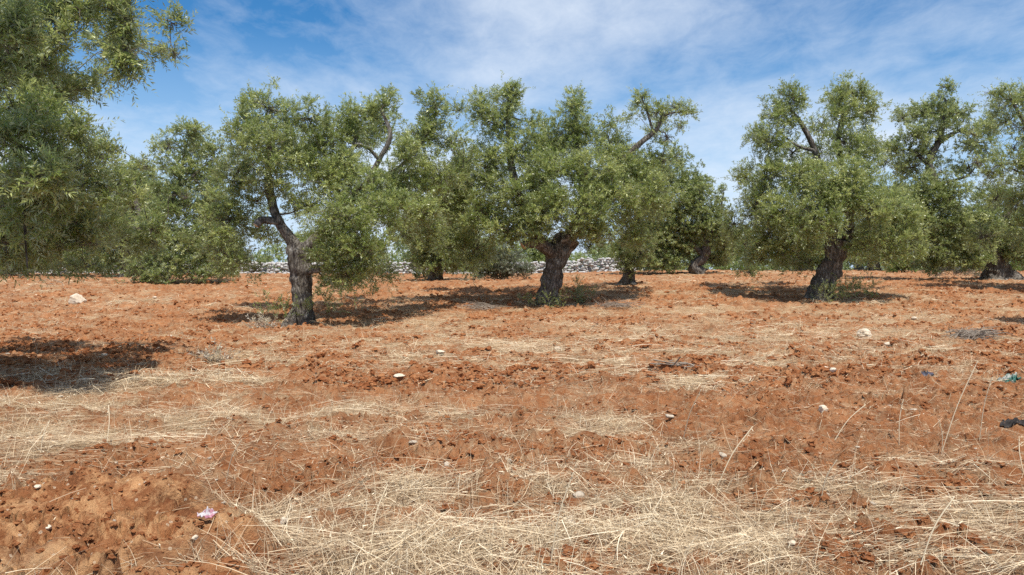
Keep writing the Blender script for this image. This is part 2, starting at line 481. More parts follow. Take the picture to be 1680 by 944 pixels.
def build_straw():
    rng = np.random.default_rng(5)
    VV, QQ, RR, off = [], [], [], 0
    def put(V, q, r):
        nonlocal off
        VV.append(V); QQ.append(q + off); RR.append(r); off += len(V)
    # lying stalks
    for (n, y0, y1, wl, ll) in ((360000, 2.0, 9.0, .0022, (.03, .46)), (240000, 8.0, 22.0, .0045, (.05, .5)), (110000, 20, 46, .009, (.12, .5))):
        x, y = sample_pts(n, y0, y1, rng)
        m = straw_mask(x, y)
        k = rng.random(n) < np.clip(m * .52 + .25, .014, 1) * (1 - .985 * mound_mask(x, y))
        x, y, m = x[k], y[k], m[k]; n = len(x)
        a = straw_angle(x, y, rng)
        L = (ll[0] + (ll[1] - ll[0]) * rng.random(n) ** 2.0) * (.55 + .6 * m)
        pile = m * rng.random(n) ** 1.2 * .20 * smooth(.35, .75, fbm(x * 3.2, y * 4, 36, 3))
        dx, dy = np.cos(a), np.sin(a)
        z0 = H(x, y) + .001 + pile; z1 = H(x + dx * L, y + dy * L) + .001 + pile * rng.random(n)
        d = np.stack([dx * L, dy * L, z1 - z0], -1); LL = np.linalg.norm(d, axis=1)
        d /= LL[:, None]
        r = np.clip(rng.normal(.36, .26, n) + 2.2 * np.clip(pile, 0, .16) - .18 * (fbm(x * 1.2, y * 1.2, 33, 2) - .5) * 2, 0, 1)
        put(*ribbons(np.stack([x, y, z0], -1), d, LL, wl * np.clip(rng.lognormal(0, .35, n), .5, 2.4), rng.uniform(-.006, .014, n) * LL / .25, np.zeros(n), r, rng))
    # standing and leaning stubble and thin grass
    for (n, y0, y1, wl, hh) in ((70000, 2.0, 9, .0026, (.04, .26)), (40000, 8, 26, .005, (.05, .26)), (1500, 2.1, 8, .0024, (.22, .50))):
        x, y = sample_pts(n, y0, y1, rng)
        m = straw_mask(x, y)
        k = rng.random(n) < np.clip(m * .7 + .01, .012, 1) * (1 - .97 * mound_mask(x, y))
        x, y = x[k], y[k]; n = len(x)
        tilt = np.abs(rng.normal(.5, .38, n)); a = rng.uniform(0, 2 * math.pi, n)
        d = np.stack([np.sin(tilt) * np.cos(a), np.sin(tilt) * np.sin(a), np.cos(tilt)], -1)
        L = hh[0] + (hh[1] - hh[0]) * rng.random(n) ** 1.8
        put(*ribbons(np.stack([x, y, H(x, y) - .01], -1), d, L, wl * rng.uniform(.6, 1.3, n), np.zeros(n), L * rng.uniform(0, .3, n), np.clip(rng.normal(.66, .2, n), 0, 1), rng))
    # seed husks
    n = 30000
    x, y = sample_pts(n, 2.0, 12, rng)
    m = straw_mask(x, y); k = rng.random(n) < np.clip(m, .05, 1) * (1 - .93 * mound_mask(x, y))
    x, y = x[k], y[k]; n = len(x)
    a = rng.uniform(0, 2 * math.pi, n)
    d = np.stack([np.cos(a), np.sin(a), rng.uniform(-.1, .7, n)], -1); d /= np.linalg.norm(d, axis=1)[:, None]
    put(*ribbons(np.stack([x, y, H(x, y) + .012 + .05 * rng.random(n) * straw_mask(x, y)], -1), d, rng.uniform(.012, .030, n), rng.uniform(.003, .007, n), np.zeros(n), np.zeros(n), np.clip(rng.normal(.85, .15, n), 0, 1), rng, 3))
    Q = np.concatenate(QQ)
    o = mesh('dry_straw', np.concatenate(VV), np.full(len(Q), 4), Q, M['straw'], False, {'rnd': ('FACE', np.concatenate(RR))})
    tag(o, 'pale mown straw and stubble scattered in patches over red soil', 'straw', kind='stuff')
build_straw()

# ------------------------------------------------------------------ rocks and clods
def ico(sub):
    import bmesh
    bm = bmesh.new(); bmesh.ops.create_icosphere(bm, subdivisions=sub, radius=1)
    V = np.array([v.co[:] for v in bm.verts]); Fc = np.array([[v.index for v in f.verts] for f in bm.faces]); bm.free()
    return V, Fc
ICO = {k: ico(k) for k in (1, 2, 3, 4)}

def rock_v(sub, seed, flat=.65, rough=.25, cuts=7):
    V, Fc = ICO[sub]
    rng = np.random.default_rng(seed)
    V = V.copy()
    for _ in range(cuts):
        n = rng.normal(0, 1, 3); n /= np.linalg.norm(n)
        d = rng.uniform(.55, .9); t = V @ n - d
        V -= np.where(t > 0, t, 0)[:, None] * n
    nn = V / np.linalg.norm(V, axis=1)[:, None]
    V += nn * (rough * noise3(V * 1.9 + seed * 3.7, seed)[:, None] + rough * .45 * noise3(V * 5 + seed, seed + 2)[:, None])
    return V * np.array([1, rng.uniform(.65, 1), flat]), Fc

def build_clods():
    rng = np.random.default_rng(12)
    lib = [rock_v(2, 100 + k, rng.uniform(.55, .8), .6, 6) for k in range(14)]
    lib1 = [rock_v(2, 140 + k, .65, .75, 12) for k in range(10)]
    VV, QQ, AA, off = [], [], [], 0
    for (n, y0, y1, s0, s1, L) in ((60000, 2, 9, .004, .030, lib1), (72000, 8, 24, .010, .070, lib1), (9000, 22, 46, .03, .09, lib1), (9000, 0, 0, .003, .022, lib1)):
        x, y = sample_pts(n, y0, y1, rng) if y0 else (rng.uniform(-3.3, -.6, n), rng.uniform(2.3, 4.4, n))
        m = straw_mask(x, y); cl = fbm(x * 1.1, y * 1.1, 55, 3)
        k = rng.random(n) < np.clip(1.0 - 2.0 * m, .04, 1) * (smooth(.30, .60, cl) * (1 - .6 * mound_mask(x, y)) if y0 else .3 * mound_mask(x, y))
        x, y = x[k], y[k]
        z = H(x, y)
        for a, b, c in zip(x, y, z):
            V, Fc = L[rng.integers(len(L))]
            s = s0 + (s1 - s0) * rng.random() ** 3.4
            t = rng.uniform(0, 6.3); R = np.array([[math.cos(t), -math.sin(t), 0], [math.sin(t), math.cos(t), 0], [0, 0, 1]])
            VV.append(V @ R.T * s + [a, b, c + s * .05]); QQ.append(Fc + off); AA.append(np.full(len(Fc), rng.random() ** 2)); off += len(V)
    Q = np.concatenate(QQ)
    o = mesh('soil_clods', np.concatenate(VV), np.full(len(Q), 3), Q, M['clod'], False, {'rnd': ('FACE', np.concatenate(AA))})
    tag(o, 'crumbly red earth clods strewn over the bare ploughed patches', 'soil clods', kind='stuff')
build_clods()

ROCKS = [(127, 497, 27, .8, 'white rounded rock lying by the shadowed soil at left', 'rock'),
         (1420, 552, 34, .5, 'largest white rock lying in pale straw right of centre', 'rock'),
         (655, 619, 22, .35, 'flat elongated pale stone lying on bare red soil', 'stone'),
         (722, 581, 20, .35, 'long flat cream stone behind the middle straw', 'stone'),
         (465, 857, 15, .9, 'small cream stone beside the tangled straw, right of the crumpled wrapper', 'stone'),
         (935, 859, 23, .7, 'cream stone on bare soil in the near centre', 'stone'),
         (1350, 676, 20, .7, 'pale beige stone on ploughed soil at right', 'stone'),
         (915, 574, 11, .8, 'small pale stone on straw in line below the second trunk', 'stone'),
         (1457, 568, 13, .6, 'little white stone just right of the largest white rock', 'stone'),
         (1367, 609, 13, .7, 'pinkish stone, right one of a close pair on bare soil', 'stone'),
         (1355, 606, 10, .7, 'pinkish stone, left one of a close pair on bare soil', 'stone'),
         (62, 800, 12, .5, 'small white stone on the upper rim of the earth mound', 'stone'),
         (1298, 893, 16, .6, 'cream stone at the edge of the near straw swath', 'stone'),
         (320, 886, 12, .7, 'whitish pebble on top of the earth mound', 'stone'),
         (80, 872, 13, .6, 'pinkish pebble in a hollow of the earth mound', 'stone'),
         (1500, 525, 9, .6, 'white stone in the thin shadow right of the third trunk', 'stone'),
         (254, 490, 9, .6, 'small whitish stone behind the rounded rock at left', 'stone')]
for k, (px, py, w, fl, lab, cat) in enumerate(ROCKS):
    p = ground_at(px, py); s = w / F * p[1] / 2
    V, Fc = rock_v(4 if w > 18 else 3, 300 + k, fl, .2, 9)
    o = mesh('rock' if cat == 'rock' else 'stone', V * s + [0, 0, s * fl * .38], np.full(len(Fc), 3), Fc, M['stone'], True)
    o.location = p; o.rotation_euler = (0, 0, k * 1.3)
    tag(o, lab, cat)
def pebbles():
    rng = np.random.default_rng(9)
    lib = []
    for k in range(8):
        V, Fc = rock_v(2, 400 + k, rng.uniform(.4, .65), .22, 14)
        lib.append((V, Fc, None))
    protos = []
    n = 0
    while n < 95:
        px, py = rng.uniform(0, 1680), 470 + 470 * rng.random() ** .8
        p = ground_px(px, py)
        if straw_mask(p[:1], p[1:2])[0] > .45: continue
        z = float(H(p[0], p[1]))
        s = (.007 + .020 * rng.random() ** 3) * (1 + .07 * p[1])
        if len(protos) < 8:
            V, Fc, _ = lib[len(protos)]
            o = mesh('pebble', V + [0, 0, .12], np.full(len(Fc), 3), Fc, M['stone'], True); protos.append(o)
        else:
            o = protos[rng.integers(8)].copy(); COL.objects.link(o)
        o.location = (p[0], p[1], z); o.scale = (s * rng.uniform(.9, 1.5), s * rng.uniform(.7, 1.1), s); o.rotation_euler = (0, 0, rng.uniform(0, 6))
        tag(o, 'tiny pale pebble scattered on the open red soil', 'pebble', 'tiny pale pebbles scattered over the soil')
        n += 1
pebbles()

# ------------------------------------------------------------------ dry stone wall
def build_wall():
    rng = np.random.default_rng(3)
    lib = [rock_v(2, 200 + k, rng.uniform(.55, .85), .16, 9) for k in range(14)]
    VV, QQ, AA, off = [], [], [], 0
    for x in np.arange(-31, 8.0, .17):
        top = .62 + .3 * float(fbm(np.array(x * .5), np.array(1.0), 6, 2))
        if x > 4.2: top *= 1.15
        for z in np.arange(0, top, .16):
            for dy in (0, .3):
                if z > .3 and dy and rng.random() < .4: continue
                V, Fc = lib[rng.integers(14)]
                s = rng.uniform(.09, .19)
                t = rng.uniform(0, 6.3); R = np.array([[math.cos(t), -math.sin(t), 0], [math.sin(t), math.cos(t), 0], [0, 0, 1]])
                yy = 47.5 + .25 * math.sin(x * .4) + dy + rng.normal(0, .09) + z * .1
                VV.append(V @ R.T * s + [x + rng.normal(0, .06), yy, float(base_h(np.array(x), np.array(yy))) + z + .05 + rng.normal(0, .03)])
                QQ.append(Fc + off); AA.append(np.full(len(Fc), rng.random())); off += len(V)
    # fallen stones at the foot
    for k in range(420):
        x = rng.uniform(-31, 9); V, Fc = lib[rng.integers(14)]; s = rng.uniform(.05, .14); yy = 47.2 - abs(rng.normal(0, .8))
        VV.append(V * s + [x, yy, float(H(np.array(x), np.array(yy))) + s * .3]); QQ.append(Fc + off); AA.append(np.full(len(Fc), rng.random())); off += len(V)
    Q = np.concatenate(QQ); c = np.array([-11.5, 47.5, .7])
    o = mesh('dry_stone_wall', np.concatenate(VV), np.full(len(Q), 3), Q, M['stone_wall'], False, {'rnd': ('FACE', np.concatenate(AA))}, loc=c)
    tag(o, 'low grey white dry stone wall running along the back of the field', 'wall')
build_wall()

# ------------------------------------------------------------------ foliage
def foliage(clumps, rng, L, W, lai, shoot=.34, per=16, up=.45, spread=.62):
    """clumps: (centre, radii, density, up or None). Returns leaf verts, quads, face random, sub centres"""
    S, Dv, LN, CR, OUT, subs = [], [], [], [], [], []
    la = .55 * L * W
    for (c, r, den, upv) in clumps:
        u_ = up if upv is None else upv
        area = math.pi * r[0] * r[2]
        n = max(3, int(lai * den * area / la / per))
        ns = max(5, int(6 + 13 * area / (.35 + .3 * area)))
        d = rng.normal(0, 1, (ns, 3)); d /= np.linalg.norm(d, axis=1)[:, None]
        sc = d * (rng.random(ns) ** .45 * .92)[:, None] * r
        sr = min(r) * rng.uniform(.14, .33, ns)
        crnd = rng.random(ns)
        subs.append((c, c + sc))
        k = rng.integers(0, ns, n)
        g = rng.normal(0, 1, (n, 3)); g /= np.linalg.norm(g, axis=1)[:, None]
        lo = sc[k] + g * (sr[k] * rng.random(n) ** .4)[:, None]
        out = lo / r; out /= np.linalg.norm(out, axis=1)[:, None] + 1e-6
        dd = .40 * out + .85 * g + rng.normal(0, spread * .7, (n, 3)) + np.array([0, 0, u_])
        dd /= np.linalg.norm(dd, axis=1)[:, None]
        S.append(c + lo); Dv.append(dd); OUT.append(out * .5 + g * .8)
        ln = shoot * rng.uniform(.45, 1.2, n) * np.where(rng.random(n) < .10, 1.9, 1)
        LN.append(ln); CR.append(.58 * crnd[k] + .26 * rng.random(n) + .1 * rng.random() - .04)
    S, Dv, LN, CR, OUT = map(np.concatenate, (S, Dv, LN, CR, OUT))
    n = len(S)
    t = (np.arange(per) + .5) / per
    p = S[:, None] + Dv[:, None] * (LN[:, None] * t)[..., None]
    p[..., 2] -= .18 * LN[:, None] * (t ** 2) * (1 if up > 0 else -.3)
    q = rng.normal(0, 1, (n, per, 3))
    q -= (q * Dv[:, None]).sum(-1, keepdims=True) * Dv[:, None]
    q /= np.linalg.norm(q, axis=-1, keepdims=True) + 1e-6
    ld = Dv[:, None] * .65 + q * .8 + np.array([0, 0, .08]); ld /= np.linalg.norm(ld, axis=-1, keepdims=True)
    nn = OUT[:, None] * .55 + np.array([0, 0, .6]) + rng.normal(0, .5, (n, per, 3))
    sd = np.cross(ld, nn); sd /= np.linalg.norm(sd, axis=-1, keepdims=True) + 1e-6
    ll = L * rng.uniform(.7, 1.2, (n, per, 1)); ww = W * rng.uniform(.8, 1.15, (n, per, 1)) * .5
    b = p; tip = p + ld * ll
    tip[..., 2] -= .10 * ll[..., 0]
    mid = p + ld * ll * .45
    V = np.stack([b, mid + sd * ww * -1, tip, mid + sd * ww], 2).reshape(-1, 3)
    Q = np.arange(n * per * 4).reshape(-1, 4)
    # winding so that the face normal follows nn (upper side)
    e1, e2 = V[Q[:, 1]] - V[Q[:, 0]], V[Q[:, 3]] - V[Q[:, 0]]
    nz_ = np.cross(e1, e2); flip = (nz_ * nn.reshape(-1, 3)).sum(-1) < 0
    Q[flip] = Q[flip][:, ::-1]
    R = np.clip(np.repeat(CR, per) + .28 * (rng.random(n * per) - .3) + .12 * np.tile(t, n), 0, 1)
    return V, Q, R, subs, (S, Dv, LN)

def leaf_obj(name, fol, mat, parent, origin):
    V, Q, R = fol[:3]
    o = mesh(name, V - origin, np.full(len(Q), 4), Q, mat, False, {'rnd': ('FACE', R)}, parent)
    return o

def twig_tubes(mb, subs, skel, rng, r0=.02):
    """thin branches: every clump hangs on the nearest limb or on a clump already joined"""
    done = [skel]
    order = sorted(subs, key=lambda q: np.linalg.norm(skel[:, :3] - q[0], axis=1).min())
    for c, sc in order:
        al = np.concatenate(done)
        k = int(np.argmin(np.linalg.norm(al[:, :3] - c, axis=1)))
        a = al[k]; d = np.linalg.norm(a[:3] - c)
        if .15 < d < 1.5:
            w = max(.008, min(a[3] * .5, r0 * 1.3))
            m1 = a[:3] + (c - a[:3]) * .33 + rng.normal(0, .09 * d, 3) + [0, 0, .10 * d]
            m2 = a[:3] + (c - a[:3]) * .68 + rng.normal(0, .09 * d, 3) + [0, 0, .08 * d]
            tube(mb, [(*a[:3], w), (*m1, w * .85), (*m2, w * .7), (*c, w * .55)], 6, 4, .12, rng.random() * 9)
        done.append(np.array([[*c, r0]]))
        for s_ in sc:
            m2 = (c + s_) / 2 + rng.normal(0, .06, 3)
            tube(mb, [(*c, r0 * .5), (*m2, r0 * .36), (*s_, r0 * .14)], 4, 3)

def shoot_tubes(fol, w):
    S, Dv, LN = fol[4]
    n = len(S)
    u = np.cross(Dv, [.3, .2, .9]); u /= np.linalg.norm(u, axis=1)[:, None] + 1e-6
    v = np.cross(Dv, u)
    E = S + Dv * LN[:, None]; E[:, 2] -= .18 * LN
    A = [S + w * (math.cos(t) * u + math.sin(t) * v) for t in (0, 2.1, 4.2)] + [E]
    V = np.stack(A, 1).reshape(-1, 3)
    b = (np.arange(n) * 4)[:, None]
    T = np.concatenate([b + [0, 1, 3], b + [1, 2, 3], b + [2, 0, 3]], 1).reshape(-1, 3)
    return V, T

def olive(D, base, trunk, limbs, clumps, seed, label, L=.085, W=.021, lai=4.7, rs=.66, shrink=.99, basal=None, stub=None, mat='leaf', depth=.85, back=True,
          shoot=.25, r0=.02, group=None, gn=.24, flare=.42, up=.62, shoots_w=0):
    """all picture coordinates are turned into points around the tree's own distance D; tuples may carry a depth offset"""
    rng = np.random.default_rng(seed)
    b0 = P(*base, D); b0[2] = float(H(np.array(b0[0]), np.array(b0[1])))
    root = empty('olive_tree', b0)
    def W3(q):  # px, py, dD, r
        return (*P(q[0], q[1], D + q[2]), q[3] * rs)
    sk = []
    mb = MB(); tp = [W3(q) for q in trunk]
    tp[0] = (b0[0], b0[1], b0[2] - .06, tp[0][3])
    tube(mb, tp, 44, 9, gn, seed, flare)
    mb.V = [v - b0 for v in mb.V]; mb.build('trunk', M['bark'], root)
    sk.append(spline(tp, 6)[4:])
    for k, l in enumerate(limbs):
        mb = MB(); lp = [W3(q) for q in l]
        tube(mb, lp, 18, 8, gn * .8, seed + k + 1)
        mb.V = [v - b0 for v in mb.V]; mb.build('limb', M['bark'], root)
        sk.append(spline(lp, 6))
    if stub:
        mb = MB(); lp = [W3(q) for q in stub]
        tube(mb, lp, 18, 7, gn * .7, seed + 31, cap=False)
        s = spline(lp, 7); e, t = s[-1, :3], s[-1, :3] - s[-3, :3]; t /= np.linalg.norm(t)
        mb.V = [v - b0 for v in mb.V]; st = mb.build('lopped_limb', M['bark'], root)
        m2 = MB(); r = s[-1, 3] * .98
        tube(m2, [(*(e - t * .01 - b0), r), (*(e + t * .006 - b0), r), (*(e + t * .012 - b0), r * .93)], 16, 3, .08, seed)
        co = m2.build('cut_face', M['cutwood'], st); co['label'] = 'pale sawn end of the lopped limb'
    skel = np.concatenate(sk)
    cl = []
    for q in clumps:
        px, py, rx, ry, dd = q[:5]
        den = q[5] if len(q) > 5 else 1.0
        upv = q[6] if len(q) > 6 else None
        sc = (D + dd) / F
        r = np.array([rx * sc, depth * (rx + ry) * .5 * sc, ry * sc]) * shrink
        cl.append((P(px, py, D + dd), r, den, upv))
        if back and rng.random() < .8 and not (upv is not None and upv < 0):     # the crown's far side
            c2 = P(px, py, D + dd + 1) + np.array([rng.normal(0, .25), .55 + rng.random() * 1.3, rng.normal(-.15, .2)])
            cl.append((c2, r * rng.uniform(.75, 1.0), den * .6, upv))
    fol = foliage(cl, rng, L, W, lai, shoot, up=up)
    leaf_obj('crown', fol, M[mat], root, b0)
    mb = MB(); twig_tubes(mb, fol[3], skel, rng, r0)
    if shoots_w:
        V, T = shoot_tubes(fol, shoots_w); mb.addq(V, T)
    mb.V = [v - b0 for v in mb.V]; mb.build('twigs', M['twig'], root)
    if basal:
        bc = []
        for (px, py, rx, ry, dd, den) in basal:
            sc = (D + dd) / F
            bc.append((P(px, py - 4, D + dd), np.array([rx * sc, rx * sc * .7, ry * sc]), den * .55, 1.3))
        fb = foliage(bc, rng, L * .8, W * .9, lai, .3, spread=.35)
        bo = leaf_obj('basal_shoots', fb, M['leaf'], root, b0)
        V, T = shoot_tubes(fb, .005)
        mesh('stems', V - b0, np.full(len(T), 3), T, M['twig'], False, {'rnd': ('FACE', np.zeros(len(T)))}, bo)
    tag(root, label, 'olive tree', group or 'olive trees of the grove')
    return root

# nearest tree at the left edge (trunk outside the frame)
olive(8.0, (-95, 610), [(-95, 612, 0, .42), (-80, 540, 0, .34), (-90, 470, 0, .30), (-60, 400, 0, .30), (-50, 330, 0, .26)],
      [[(-55, 350, 0, .20), (-10, 300, -.2, .13), (35, 285, -.4, .085), (90, 270, -.5, .04)], [(-52, 340, 0, .2), (-30, 220, 0, .13), (0, 120, .1, .085), (50, 40, .2, .055), (140, -10, .2, .035), (205, 10, .2, .02)],
       [(-55, 340, 0, .2), (-110, 230, .2, .15), (-140, 100, .2, .1)], [(20, 285, -.4, .03), (38, 340, -.5, .022), (42, 400, -.5, .014), (45, 440, -.5, .008)]],
      [(40, 245, 75, 70, -.6), (100, 235, 52, 44, -.2), (135, 295, 44, 48, .1), (50, 335, 85, 56, -.5), (122, 365, 50, 46, .4), (20, 180, 56, 44, -.2),
       (70, 190, 48, 32, .1), (150, 240, 28, 24, .3, .8), (172, 262, 20, 18, .3, .7), (10, 400, 56, 30, -.2, .9), (20, 370, 60, 50, 1.0), (10, 330, 50, 40, .4), (40, 425, 60, 16, .8, .9), (85, 402, 60, 24, .3, .9), (150, 400, 28, 20, .5, .7), (60, 290, 60, 45, -.9), (165, 325, 24, 26, .3, .7),
       (10, 35, 44, 44, .2, 1.3), (5, 70, 40, 40, -.9, 1.3), (35, 40, 40, 40, -.8, 1.2), (-10, 120, 40, 34, -.8, 1.2), (65, 22, 42, 32, .2, 1.4), (95, 62, 38, 28, .1, 1.3), (130, 15, 34, 26, .2, 1.3), (35, 92, 40, 30, .3, 1.3), (70, 98, 26, 18, .3, .8), (25, 135, 40, 26, .3, 1.1),
       (186, 8, 32, 20, .1, 1.6), (216, 26, 20, 20, .1, 1.6), (200, 48, 20, 20, .2, 1.5, -.2), (206, 82, 20, 24, .2, 1.4, -.5), (220, 96, 12, 20, .1, 1, -.4), (192, 112, 18, 14, .2, 1.1, -.6), (212, 118, 14, 12, .2, .9, -.6),
       (60, -210, 70, 50, -1.8), (-50, -200, 80, 60, -1.8), (130, -150, 50, 40, -1.4), (20, -120, 70, 40, -1.2), (90, -60, 120, 50, .2), (190, -40, 50, 30, .3), (-60, -40, 90, 80, .3), (-90, 90, 100, 100, .3), (-100, 240, 100, 110, .2), (-90, 380, 90, 70, .2), (-190, 200, 90, 120, .5), (-190, 380, 80, 80, .5), (-200, 30, 80, 90, .5)],
      11, 'nearest olive tree filling the left edge, its leafy branches hanging into the frame',   .074, .0155, 5.4, shoot=.2, r0=.012, shoots_w=.0018, depth=.8)

# first tree of the row, with the lopped limb
olive(17.4, (492, 533), [(492, 533, 0, .40), (497, 500, 0, .33), (494, 460, 0, .36), (492, 425, 0, .36), (486, 400, 0, .26)],
      [[(488, 412, 0, .25), (474, 388, 0, .19), (455, 358, 0, .17), (445, 325, .1, .15), (440, 280, .1, .12), (450, 215, .1, .06)],
       [(492, 420, 0, .22), (510, 398, 0, .17), (545, 360, .2, .14), (592, 312, .5, .12), (622, 262, .5, .095), (640, 222, .6, .07), (625, 180, .6, .05)],
       [(622, 262, .5, .07), (600, 240, .5, .05), (575, 235, .4, .04)], [(500, 445, 0, .16), (535, 440, -.6, .11), (570, 430, -1, .06)], [(596, 310, .5, .09), (660, 270, .7, .07), (715, 200, 1, .04)]],
      [(440, 178, 48, 38, 0), (398, 212, 34, 38, -.2), (445, 240, 55, 45, -.5), (505, 195, 36, 34, .3, .8), (392, 280, 40, 40, .1), (455, 300, 50, 36, -.2, .8), (530, 235, 40, 35, .5, .8),
       (375, 360, 45, 50, .3), (365, 415, 40, 36, .3, .7), (395, 425, 30, 22, .2, .5), (420, 330, 34, 20, .4, .5), (560, 350, 60, 48, -1.2), (595, 410, 58, 42, -1.2), (545, 425, 36, 36, -1), (630, 350, 50, 45, -.6),
       (540, 300, 50, 40, .2, .8), (575, 270, 45, 36, .3, .8), (500, 340, 34, 28, .3, .7), (570, 455, 40, 22, -1.1, .8),
       (585, 190, 34, 32, .7), (630, 172, 34, 24, .9), (585, 225, 36, 28, .6, .8), (712, 175, 34, 34, 1.1), (690, 225, 40, 34, 1), (662, 288, 48, 38, .5), (722, 290, 38, 44, 1, .8), (742, 235, 26, 34, 1.1, .5), (645, 320, 40, 30, .2), (480, 260, 36, 30, .2, .7), (668, 255, 30, 30, .1, .9), (612, 300, 34, 26, -.2), (520, 270, 40, 34, .6), (560, 215, 34, 34, 1, .8), (690, 350, 36, 34, .3), (540, 385, 36, 22, -.7), (760, 270, 28, 40, 1.5, .8)],
      23, 'olive tree with a straight dark trunk and a sawn limb pointing left', basal=[(440, 500, 20, 26, .2, .3), (500, 515, 18, 18, -.5, .4), (545, 500, 26, 30, .2, .25), (465, 520, 22, 16, -.3, .4), (600, 490, 16, 24, .3, .15)],
      stub=[(462, 366, 0, .12), (440, 362, -.15, .13), (428, 362, -.25, .13), (420, 370, -.3, .12)])

# second tree, thick trunk leaning right
olive(20.4, (905, 505), [(900, 505, 0, .42), (902, 480, 0, .36), (907, 450, 0, .39), (918, 415, 0, .43), (935, 388, 0, .36)],
      [[(930, 400, 0, .34), (948, 365, 0, .24), (960, 320, 0, .19), (950, 260, .1, .14), (945, 195, .2, .07)], [(915, 420, 0, .30), (890, 400, -.3, .24), (860, 345, -.2, .17), (838, 270, 0, .12), (832, 180, .2, .06)],
       [(955, 340, 0, .17), (1000, 290, .2, .14), (1045, 240, .3, .12), (1075, 215, .3, .09), (1090, 190, .3, .06), (1130, 182, .3, .025)], [(1072, 220, .3, .06), (1062, 185, .3, .045), (1050, 155, .3, .025)]],
      [(835, 162, 34, 28, .2), (788, 172, 24, 26, .4, .8), (815, 205, 44, 34, .2), (850, 245, 42, 40, -.1), (795, 275, 48, 44, .3), (845, 315, 50, 44, -.5), (785, 350, 46, 46, .3), (835, 375, 44, 34, -.4), (780, 410, 40, 32, .6, .8), (750, 300, 30, 44, .8, .7), (870, 200, 20, 26, .2, .5),
       (938, 178, 32, 28, .1), (922, 225, 30, 34, 0, .9), (962, 220, 36, 34, .1, .9), (1000, 205, 32, 28, .3, .35), (915, 280, 46, 40, -.6), (962, 285, 50, 42, -.7), (900, 340, 46, 42, -1), (955, 345, 52, 36, -1), (1005, 320, 46, 44, -.5), (1020, 262, 40, 24, .1, .9),
       (1052, 168, 16, 18, .3), (1078, 185, 26, 18, .3, .9), (1108, 178, 26, 12, .3, .8), (1130, 184, 14, 13, .3), (1085, 262, 36, 28, .5, .8), (1065, 320, 44, 40, .2), (1035, 350, 36, 26, 0), (1095, 225, 30, 20, .4, .2), (885, 300, 30, 40, .4, .8), (880, 378, 30, 20, -1.0), (965, 380, 30, 18, -.8), (880, 360, 36, 26, -.7), (985, 375, 40, 20, -.5), (1040, 385, 34, 22, .3), (1000, 240, 40, 30, .5, .8), (730, 340, 34, 44, .8, .9), (740, 400, 36, 30, .8, .8), (1030, 300, 40, 34, .6), (900, 240, 30, 40, .5, .8)],
      37, 'olive tree with a thick trunk leaning right and a bare crooked branch reaching right', basal=[(945, 490, 16, 26, .1, .5), (905, 498, 30, 14, -.6, .4), (870, 497, 22, 12, -.3, .4), (965, 492, 22, 18, .2, .25)],
      stub=[(905, 418, -.1, .20), (885, 400, -.35, .2), (868, 398, -.45, .19), (858, 404, -.5, .17)])

# third tree, forked trunk
olive(20.6, (1345, 492), [(1342, 492, 0, .46), (1348, 470, 0, .42), (1358, 445, 0, .41), (1372, 415, 0, .37), (1378, 395, 0, .30)],
      [[(1366, 425, -.1, .24), (1362, 400, -.1, .20), (1368, 360, -.1, .17), (1350, 300, 0, .13), (1338, 250, .1, .115), (1316, 205, .1, .10), (1295, 178, .1, .05)], [(1376, 415, .1, .28), (1392, 385, .1, .22), (1392, 320, .1, .18), (1378, 260, .1, .13), (1378, 210, .1, .11), (1400, 165, .2, .05)],
       [(1340, 248, .1, .09), (1310, 240, 0, .05), (1275, 215, 0, .03)], [(1392, 350, .1, .12), (1430, 320, 0, .09), (1460, 340, -.2, .05)]],
      [(1300, 160, 34, 24, .1), (1268, 190, 28, 28, .1), (1292, 200, 24, 24, .2, .6), (1262, 235, 26, 36, .1), (1256, 295, 28, 40, .1), (1395, 150, 38, 24, .2), (1385, 185, 34, 28, .1), (1425, 180, 24, 34, .3), (1385, 235, 36, 32, -.1), (1422, 250, 32, 38, .2),
       (1318, 290, 40, 40, -.4), (1285, 350, 42, 46, -.5), (1375, 300, 50, 42, -1), (1335, 360, 50, 42, -1.1), (1258, 385, 32, 46, .1), (1425, 345, 46, 44, -1), (1462, 330, 36, 42, -.3), (1452, 395, 44, 32, -.4), (1300, 410, 38, 26, -.1), (1425, 400, 34, 24, -.8), (1490, 395, 36, 32, 0, .8), (1300, 250, 26, 26, .5, .5), (1345, 275, 24, 20, .4, .5), (1250, 425, 32, 18, .3, .8), (1345, 330, 44, 36, -.9), (1240, 340, 26, 40, .3, .9), (1480, 360, 36, 40, -.1), (1320, 430, 34, 14, .4, .7), (1460, 425, 34, 14, -.2, .8), (1405, 290, 40, 34, -.6)],
      41, 'olive tree with a forked grey trunk and two rounded tops, right of centre', basal=[(1400, 478, 28, 26, .2, .4), (1380, 490, 26, 16, -.4, .5), (1310, 445, 22, 22, .4, .4), (1430, 480, 14, 24, .2, .25), (1350, 485, 28, 20, -.7, .3)])

